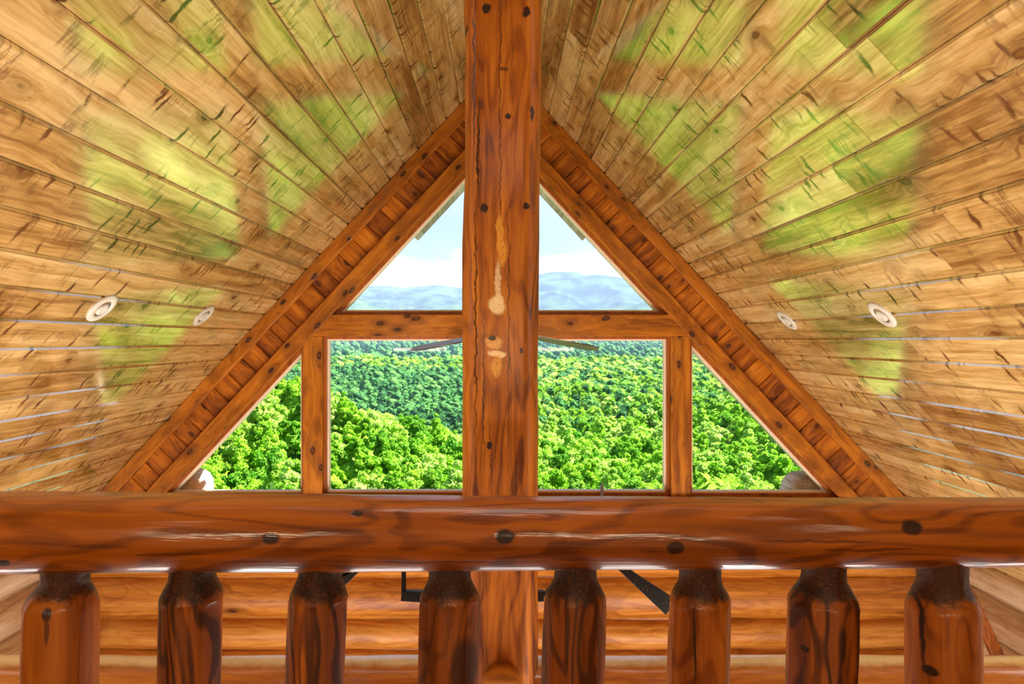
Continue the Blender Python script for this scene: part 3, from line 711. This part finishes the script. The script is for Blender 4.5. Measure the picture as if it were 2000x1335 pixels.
# ------------------------------------------------------------------ outside: eaves and log ends
def soffit(sgn, d0, d1, y0, y1, za, name, label):
    """underside boards of the roof overhang, running out from the wall"""
    mb = MB(); t = Vector((sgn*math.cos(ANG), 0, -math.sin(ANG))); n = Vector((-sgn*math.sin(ANG), 0, -math.cos(ANG)))
    s = d0/math.cos(ANG); s1 = d1/math.cos(ANG); o = Vector((0, 0, za)); st = 0.24
    while s < s1-0.01:
        e = min(s+st, s1); vs = []
        for yv in (y0, y1):
            for ss, h in ((s+0.002, 0.0), (e-0.002, 0.0), (e-0.002, -0.03), (s+0.002, -0.03)):
                q = o+t*ss+n*h; vs.append((q.x, yv, q.z))
        mb.add(vs, [(0,1,2,3),(7,6,5,4),(0,4,5,1),(1,5,6,2),(2,6,7,3),(3,7,4,0)], random.random()); s = e
    vs = []
    for yv in (y0, y1):   # dark joints and deck above
        for ss, h in ((d0/math.cos(ANG), -0.012), (s1, -0.012), (s1, -0.05), (d0/math.cos(ANG), -0.05)):
            q = o+t*ss+n*h; vs.append((q.x, yv-0.005, q.z))
    mb.add(vs, [(0,1,2,3),(7,6,5,4),(0,4,5,1),(1,5,6,2),(2,6,7,3),(3,7,4,0)], 0.1)
    return tag(mb.build(name, M_EXT), label, 'roof overhang', kind='structure')
ZA = 2.02+EYE
for sgn, sd in ((-1, 'left'), (1, 'right')):
    soffit(sgn, 0, 0.885, 6.66, 7.72, ZA, 'roof_overhang' if sgn < 0 else 'roof_overhang.001', 'deeper pale boarded roof overhang outside at the peak, %s side' % sd)
    soffit(sgn, 0.885, 4.2, 6.66, 7.42 if sgn < 0 else 7.47, ZA, 'roof_eave' if sgn < 0 else 'roof_eave.001', 'pale boarded roof overhang outside along the %s slope' % sd)
def ext_log(x, z, r, y0, y1, label, sq=2.4, seed=1, tiltx=0.0):
    rings = []
    prof = [(y0, 1.0), ((y0+y1)/2, 1.0), (y1-0.06, 0.99), (y1-0.015, 0.93), (y1, 0.82)]
    for yy, f in prof:
        r_ = []
        for k in range(36):
            th = 2*math.pi*k/36; a, b_ = sup(th, sq)
            d = 1+0.08*mn.noise(Vector((math.cos(th)*1.3, math.sin(th)*1.3, yy+seed*5)))
            r_.append((r*f*a*d+(yy-y0)*tiltx, yy-y0, r*f*b_*d))
        rings.append(r_)
    o = loft('exterior_log', rings, M_EXTL); o.location = (x, y0, z)
    return tag(o, label, 'log')
ext_log((362-VX)*6.9/F, EYE-(958-VY)*6.9/F, 0.215, 6.73, 7.1, 'pale log end outside the lower left corner window, upper one', seed=1)
ext_log((366-VX)*7.0/F, EYE-(1052-VY)*7.0/F, 0.235, 6.73, 7.15, 'pale log end outside the lower left window, lower one peeking at the sill', seed=3)
ext_log((1590-VX)*6.9/F, EYE-(980-VY)*6.9/F, 0.285, 6.73, 7.1, 'pinkish log end outside the lower right corner window', 3.0, seed=2)
# ------------------------------------------------------------------ outside: forest, hills, haze
rng = np.random.default_rng(11)
def canopy(x, y):
    """height of the tree tops above the loft floor's level, y metres out from the house"""
    right = np.interp(y, [10, 18, 40, 60, 90, 130, 200, 300, 450, 600, 720, 800, 950], [-6, -7, -11.5, -15, -18.5, -19.5, -20.5, -23, -24, -21, -18, -30, -80])
    left = np.interp(y, [10, 18, 40, 60, 90, 130, 160, 230, 300, 450, 600, 720, 800, 950], [-6, -7, -11.5, -15, -18.5, -19, -26, -44, -45, -39, -26, -18, -30, -80])
    w = np.clip((10-x)/30, 0, 1); w = w*w*(3-2*w)
    base = right*(1-w)+left*w
    ang = x/y
    spur = np.clip((-0.07-ang)/0.26, 0, 1.2)*11.0*np.exp(-((y-140)/42.0)**2)*w
    hill2 = 5.0*np.exp(-((y-210)/60.0)**2)*np.clip((ang-0.20)/0.2, 0, 1)
    return base+spur+hill2+1.8*np.sin(x*0.05+y*0.021)+1.2*np.sin(x*0.021-y*0.043+1.3)
TH = 11.0
def ico(sub):
    bm = bmesh.new(); bmesh.ops.create_icosphere(bm, subdivisions=sub, radius=1.0)
    bm.verts.ensure_lookup_table(); v = np.array([tuple(p.co) for p in bm.verts]); f = np.array([[q.index for q in p.verts] for p in bm.faces]); bm.free(); return v, f
ICO = {1: ico(1), 2: ico(2), 3: ico(3)}
def crown_arrays(nb, sub, seed, cone=0.0, jag=0.22, leaves=0, lsize=0.10):
    """irregular clumps of foliage plus loose leaf sprays around them"""
    r = np.random.default_rng(seed); V, Fc = ICO[sub]; vs = []; fs = []; off = 0
    parts = [((0, 0, 0.05), 0.66)]
    for i in range(nb):
        u = (i+0.5)/nb; zc = 1-1.55*u; rad = math.sqrt(max(0, 1-min(1, zc*zc)))
        a = i*2.39996+r.uniform(-0.5, 0.5); k = r.uniform(0.62, 1.05)
        cr = (1-cone*max(0, zc+0.4)*0.75)
        parts.append(((rad*math.cos(a)*k*cr, rad*math.sin(a)*k*cr, zc*k*(1.05+cone*0.8)), r.uniform(0.6, 1.35)*1.05/math.sqrt(nb)*(1.5 if nb < 12 else 1.15)))
    for (c, s) in parts:
        p = V*s*(1+r.uniform(-jag, jag, (len(V), 1)))*np.array([1, 1, 0.8])+np.array(c)
        vs.append(p); fs.append(Fc+off); off += len(V)
    if leaves:
        ii = r.integers(1, len(parts), leaves)
        c = np.array([parts[i][0] for i in ii]); sz = np.array([parts[i][1] for i in ii])[:, None]
        d = r.normal(size=(leaves, 3)); d[:, 2] = np.abs(d[:, 2])*0.9-0.15*0; d /= np.linalg.norm(d, axis=1)[:, None]
        o = c+d*sz*r.uniform(0.9, 1.35, (leaves, 1))
        t1 = r.normal(size=(leaves, 3)); t1 /= np.linalg.norm(t1, axis=1)[:, None]
        t2 = np.cross(t1, d+0.4*r.normal(size=(leaves, 3))); t2 /= np.linalg.norm(t2, axis=1)[:, None]+1e-9
        s_ = lsize*r.uniform(0.5, 1.3, (leaves, 1))
        tri = np.stack([o+t1*s_, o-t1*s_*0.6+t2*s_*0.8, o-t1*s_*0.5-t2*s_*0.8], 1).reshape(-1, 3)
        vs.append(tri); fs.append(np.arange(leaves*3).reshape(-1, 3)+off)
    return np.concatenate(vs), np.concatenate(fs)
def np_mesh(name, V, Fc, rnd=None, smooth=False, mats=(), midx=None):
    me = bpy.data.meshes.new(name); me.vertices.add(len(V)); me.vertices.foreach_set('co', V.astype(np.float32).ravel())
    n = len(Fc); k = Fc.shape[1]; me.loops.add(n*k); me.loops.foreach_set('vertex_index', Fc.astype(np.int32).ravel())
    me.polygons.add(n); me.polygons.foreach_set('loop_start', np.arange(0, n*k, k, dtype=np.int32)); me.polygons.foreach_set('loop_total', np.full(n, k, np.int32))
    if smooth: me.polygons.foreach_set('use_smooth', np.ones(n, bool))
    for m in mats: me.materials.append(m)
    if midx is not None: me.polygons.foreach_set('material_index', midx.astype(np.int32))
    if rnd is not None: a = me.attributes.new('rnd', 'FLOAT', 'POINT'); a.data.foreach_set('value', rnd.astype(np.float32))
    me.update(calc_edges=True); return me

# scatter positions
pts = []
y = 16.0
while y < 745:
    st = 4.6+y*0.0065
    half = 0.56*y+16
    x = -half+rng.uniform(0, st)
    while x < half:
        px_, py_ = x+rng.uniform(-.42, .42)*st, y+rng.uniform(-.45, .45)*st
        r = rng.uniform(0.72, 1.25)*st*0.62
        pts.append((px_, py_, canopy(px_, py_)+rng.uniform(-1.8, 1.4), r, rng.uniform(), rng.uniform(0, 6.28)))
        x += st
    y += st*0.86
pts.sort(key=lambda p: p[1])
def seen(p):
    u = VX+F*p[0]/p[1]; v = VY+F*(EYE-p[2])/p[1]
    if not (345 < u < 1600 and 655 < v < 962): return None
    if 905 < u < 1050: return None
    if u < 594: return 0 if v > 127+149+(VX-u)*SL+4 else None
    if u < 637: return None
    if u < 905: return 1
    if u < 1302: return 2
    if u < 1348: return None
    return 3 if v > 127+149+(u-VX)*SL+4 else None
lab = ['leafy green tree outside, seen through the lower left triangular window', 'leafy green tree outside, seen through the large window left of the post',
       'leafy green tree outside, seen through the large window right of the post', 'leafy green tree outside, seen through the lower right triangular window']
grp = ['trees through the lower left window', 'trees through the large left window', 'trees through the large right window', 'trees through the lower right window']
protos = []
for k in range(6):
    V, Fc = crown_arrays(70, 2, 100+k, cone=(0.0, 0.25, 0.1, 0.5, 0.0, 0.8)[k], jag=0.30, leaves=5200, lsize=0.062)
    me = np_mesh('crown', V, Fc, mats=(M_LEAF,))
    rt = bpy.data.objects.new('broadleaf_tree', None); rt['category'] = 'tree'
    cr = bpy.data.objects.new('crown', me); cr.parent = rt
    rings = [[(0.05*s*math.cos(2*math.pi*i/8), 0.05*s*math.sin(2*math.pi*i/8), z) for i in range(8)] for z, s in ((-2.6, 1.5), (-1.4, 1.0), (0, 0.6))]
    tk = loft('trunk', rings, M_BARK, rt); C.objects.unlink(tk)
    protos.append((rt, cr, tk))
count = 0; rest = []; used = set()
for p in pts:
    s = seen(p)
    if s is None or count >= 300 or p[1] < 62: rest.append(p); continue
    k = int(p[4]*5.999); rt, cr, tk = protos[k]
    if k in used: a, b, c = rt.copy(), cr.copy(), tk.copy()
    else: a, b, c = rt, cr, tk; used.add(k)
    b.parent = a; c.parent = a
    for o in (a, b, c): C.objects.link(o)
    a.location = (p[0], p[1], p[2]-p[3]*1.05); a.rotation_euler = (0, 0, p[5]); a.scale = (p[3], p[3], p[3]*1.05)
    a['label'] = lab[s]; a['group'] = grp[s]; a['category'] = 'tree'; count += 1
# everything farther off (or never in direct view) is one forest mass
lod = [[crown_arrays(n, sb, 300+10*i+j, cone=(0.1, 0.5, 0.9)[j], jag=0.32, leaves=lv, lsize=ls) for j in range(3)] for i, (n, sb, lv, ls) in enumerate(((50, 2, 2600, 0.075), (16, 1, 260, 0.15), (8, 1, 70, 0.22)))]
Vs, Fs, Rs, Ms, off = [], [], [], [], 0
for p in rest:
    x_, y_ = p[0], p[1]
    L = 0 if 52 < y_ < 115 and abs(x_/y_) < 0.5 else (1 if y_ < 400 else 2)
    V, Fc = lod[L][int(p[4]*2.999)]
    c, s = math.cos(p[5]), math.sin(p[5]); R = np.array([[c, s, 0], [-s, c, 0], [0, 0, 1]])
    P = (V*p[3]) @ R+np.array([x_, y_, p[2]-p[3]*1.05])
    Vs.append(P); Fs.append(Fc+off); off += len(V); Rs.append(np.full(len(V), p[4]*3.7 % 1))
    dark = (x_/y_ < 0.02 and 220 < y_ < 640) or (rng.uniform() < 0.35 and y_ > 200)  # left mid-hill takes darker leaves to paint in its shade; the rest random
    Ms.append(np.full(len(Fc), 1 if dark else 0))
# the far valley floor, out to five kilometres
row_d = [760, 1000, 1500, 2300, 3100, 3900, 4700]; row_p = [800, 740, 712, 692, 684, 672, 660]
vf = [crown_arrays(5, 1, 900+j, cone=(0.1, 0.6, 1.0)[j], jag=0.3) for j in range(3)]
for i in range(5200):
    y_ = math.exp(rng.uniform(math.log(1150), math.log(4700))); x_ = y_*rng.uniform(-0.5, 0.5)
    z_ = EYE-(np.interp(y_, row_d, row_p)-VY)/F*y_; rr = (5.0+y_*0.0024)*rng.uniform(0.7, 1.3)
    V, Fc = vf[i % 3]; P = V*np.array([rr, rr, rr*1.2])+np.array([x_, y_, z_+rr*0.3])
    Vs.append(P); Fs.append(Fc+off); off += len(V); Rs.append(np.full(len(V), rng.uniform())); Ms.append(np.full(len(Fc), 1))
me = np_mesh('forest', np.concatenate(Vs), np.concatenate(Fs), np.concatenate(Rs), mats=(M_LEAF, M_LEAF2), midx=np.concatenate(Ms))
fo = bpy.data.objects.new('forest', me); C.objects.link(fo)
tag(fo, 'dense distant treetops covering the hillsides beyond the nearer trees', 'forest', kind='stuff')

# ground beneath the trees
NXg, NYg = 90, 90
ys = np.geomspace(8, 950, NYg); gx = np.linspace(-1, 1, NXg)
Y, Xn = np.meshgrid(ys, gx, indexing='ij'); X = Xn*(0.8*Y+30)
Z = canopy(X, Y)-TH*np.clip(Y/60, 0.35, 1)+np.where(Y < 30, 2.0, 0)
V = np.stack([X, Y, Z], -1).reshape(-1, 3)
idx = np.arange(NXg*NYg).reshape(NYg, NXg)
quads = np.stack([idx[:-1, :-1], idx[:-1, 1:], idx[1:, 1:], idx[1:, :-1]], -1).reshape(-1, 4)
M_GROUND = leaf_mat('forest_undergrowth', (0.02, 0.07, 0.012), (0.05, 0.16, 0.02), (0.12, 0.26, 0.03), 0.5)
g = bpy.data.objects.new('hillside', np_mesh('hillside', V, quads, smooth=True, mats=(M_GROUND,))); C.objects.link(g)
tag(g, 'green hillside ground falling away below the house', 'ground', kind='structure')

# far valley and mountains: heights given as elevation angles seen from the house
def ridge_l(px): return np.interp(px, [-1200, -400, 300, 560, 660, 690, 720, 750, 780, 810, 843, 870, 900, 960, 1010, 1054, 1080, 1119, 1144, 1177, 1215, 1270, 1340, 1500, 2400, 3400],
    [600, 560, 575, 570, 563, 563, 559.5, 558, 561, 560, 556.5, 558, 562, 556, 545, 536, 531, 531, 536, 535.5, 541, 556, 575, 570, 560, 600])
def foot(px): return np.interp(px, [-1200, 300, 600, 690, 740, 800, 900, 1000, 1100, 1180, 1250, 1350, 1600, 3400], [620, 600, 590, 583, 592, 606, 600, 612, 616, 604, 592, 585, 600, 610])
rows = [(760, lambda p: 800+0*p), (1000, lambda p: 740+0*p), (1500, lambda p: 712+4*np.sin(p*0.011)), (2300, lambda p: 692+5*np.sin(p*0.017+1)), (3100, lambda p: 684-4*np.sin(p*0.008)),
        (3900, lambda p: 672+3*np.sin(p*0.012+2)), (4700, lambda p: 660+3*np.sin(p*0.02)), (5600, lambda p: 640+0*p), (6500, foot), (7100, lambda p: foot(p)+16), (8000, lambda p: ridge_l(p)*0.45+610*0.55), (9200, ridge_l), (9900, lambda p: 640+0*p)]
pxs = np.linspace(-1300, 3300, 620)
rd, Zr = [], []
for i in range(len(rows)-1):
    d0, f0 = rows[i]; d1, f1 = rows[i+1]; n = 14 if i > 6 else 10
    for k in range(n):
        t = k/n; tt = t; rd.append(d0+(d1-d0)*t); Zr.append(f0(pxs)*(1-tt)+f1(pxs)*tt)
rd.append(rows[-1][0]); Zr.append(rows[-1][1](pxs)); rd = np.array(rd); Zr = np.array(Zr)
DD, PX = np.meshgrid(rd, pxs, indexing='ij'); X = (PX-VX)/F*DD; Z = EYE-(Zr-VY)/F*DD
nz = np.zeros_like(X)
for i in range(X.shape[0]):
    dd = rd[i]; amp = 90*np.clip((dd-5600)/1500, 0, 1)*np.clip(abs(dd-9200)/1200, 0.08, 1)+6
    for j in range(X.shape[1]):
        x_, y_ = X[i, j], dd
        nz[i, j] = -abs(mn.fractal(Vector((x_/900, y_/1500, 3.3)), 0.9, 2.1, 4))*amp*1.6+amp*0.35
V = np.stack([X, DD, Z+nz], -1).reshape(-1, 3); idx = np.arange(X.size).reshape(X.shape)
quads = np.stack([idx[:-1, :-1], idx[:-1, 1:], idx[1:, 1:], idx[1:, :-1]], -1).reshape(-1, 4)
def far_mat():
    m = bpy.data.materials.new('far_forested_hills'); m.use_nodes = True; m.node_tree.nodes.clear(); q = NT(m.node_tree)
    tc = q.node('ShaderNodeTexCoord').outputs['Object']
    n = q.noise(tc, 0.045, 4, 0.7); n2 = q.noise(tc, 0.004, 4, 0.6)
    t = q.math('ADD', q.math('MULTIPLY', n, 0.9), q.math('MULTIPLY', n2, 0.5))
    cr = q.node('ShaderNodeValToRGB', {0: t}); e = cr.color_ramp.elements
    e[0].position = 0.45; e[0].color = (0.006, 0.04, 0.025, 1); e[1].position = 0.9; e[1].color = (0.15, 0.28, 0.06, 1)
    vo = q.node('ShaderNodeTexVoronoi', {'Vector': tc, 'Scale': 0.075})
    bn = q.node('ShaderNodeBump', {'Height': q.math('SUBTRACT', 1.0, vo.outputs['Distance']), 'Strength': 1.0, 'Distance': 9.0})
    yy = q.node('ShaderNodeSeparateXYZ', {0: tc}).outputs[1]
    far_green = q.mix(q.mapr(n2, 0.4, 0.62), (0.008, 0.022, 0.020), (0.045, 0.085, 0.035))   # darker, bluer green on the high mountains
    col = q.mix(q.mapr(yy, 5200, 6800), cr.outputs[0], far_green)
    df = q.node('ShaderNodeBsdfDiffuse', {0: col}); q.l.new(bn.outputs[0], df.inputs['Normal'])
    q.l.new(df.outputs[0], q.node('ShaderNodeOutputMaterial').inputs[0]); return m
fm = bpy.data.objects.new('mountains', np_mesh('mountains', V, quads, smooth=True, mats=(far_mat(),))); C.objects.link(fm)
tag(fm, 'hazy blue forested mountains and valley along the horizon', 'mountains', kind='structure')

# summer haze filling the valley air
hz = bpy.data.materials.new('valley_haze'); hz.use_nodes = True; hz.node_tree.nodes.clear(); q = NT(hz.node_tree)
vs_ = q.node('ShaderNodeVolumeScatter', {0: (0.36, 0.50, 0.90, 1), 1: HAZE, 2: 0.0})
q.l.new(vs_.outputs[0], q.node('ShaderNodeOutputMaterial').inputs[1])
mb = MB(); mb.box((-9000, 90, -400), (9000, 10500, 1050)); h = mb.build('haze', hz)
tag(h, 'thin blue summer haze in the valley air', 'haze', kind='stuff')
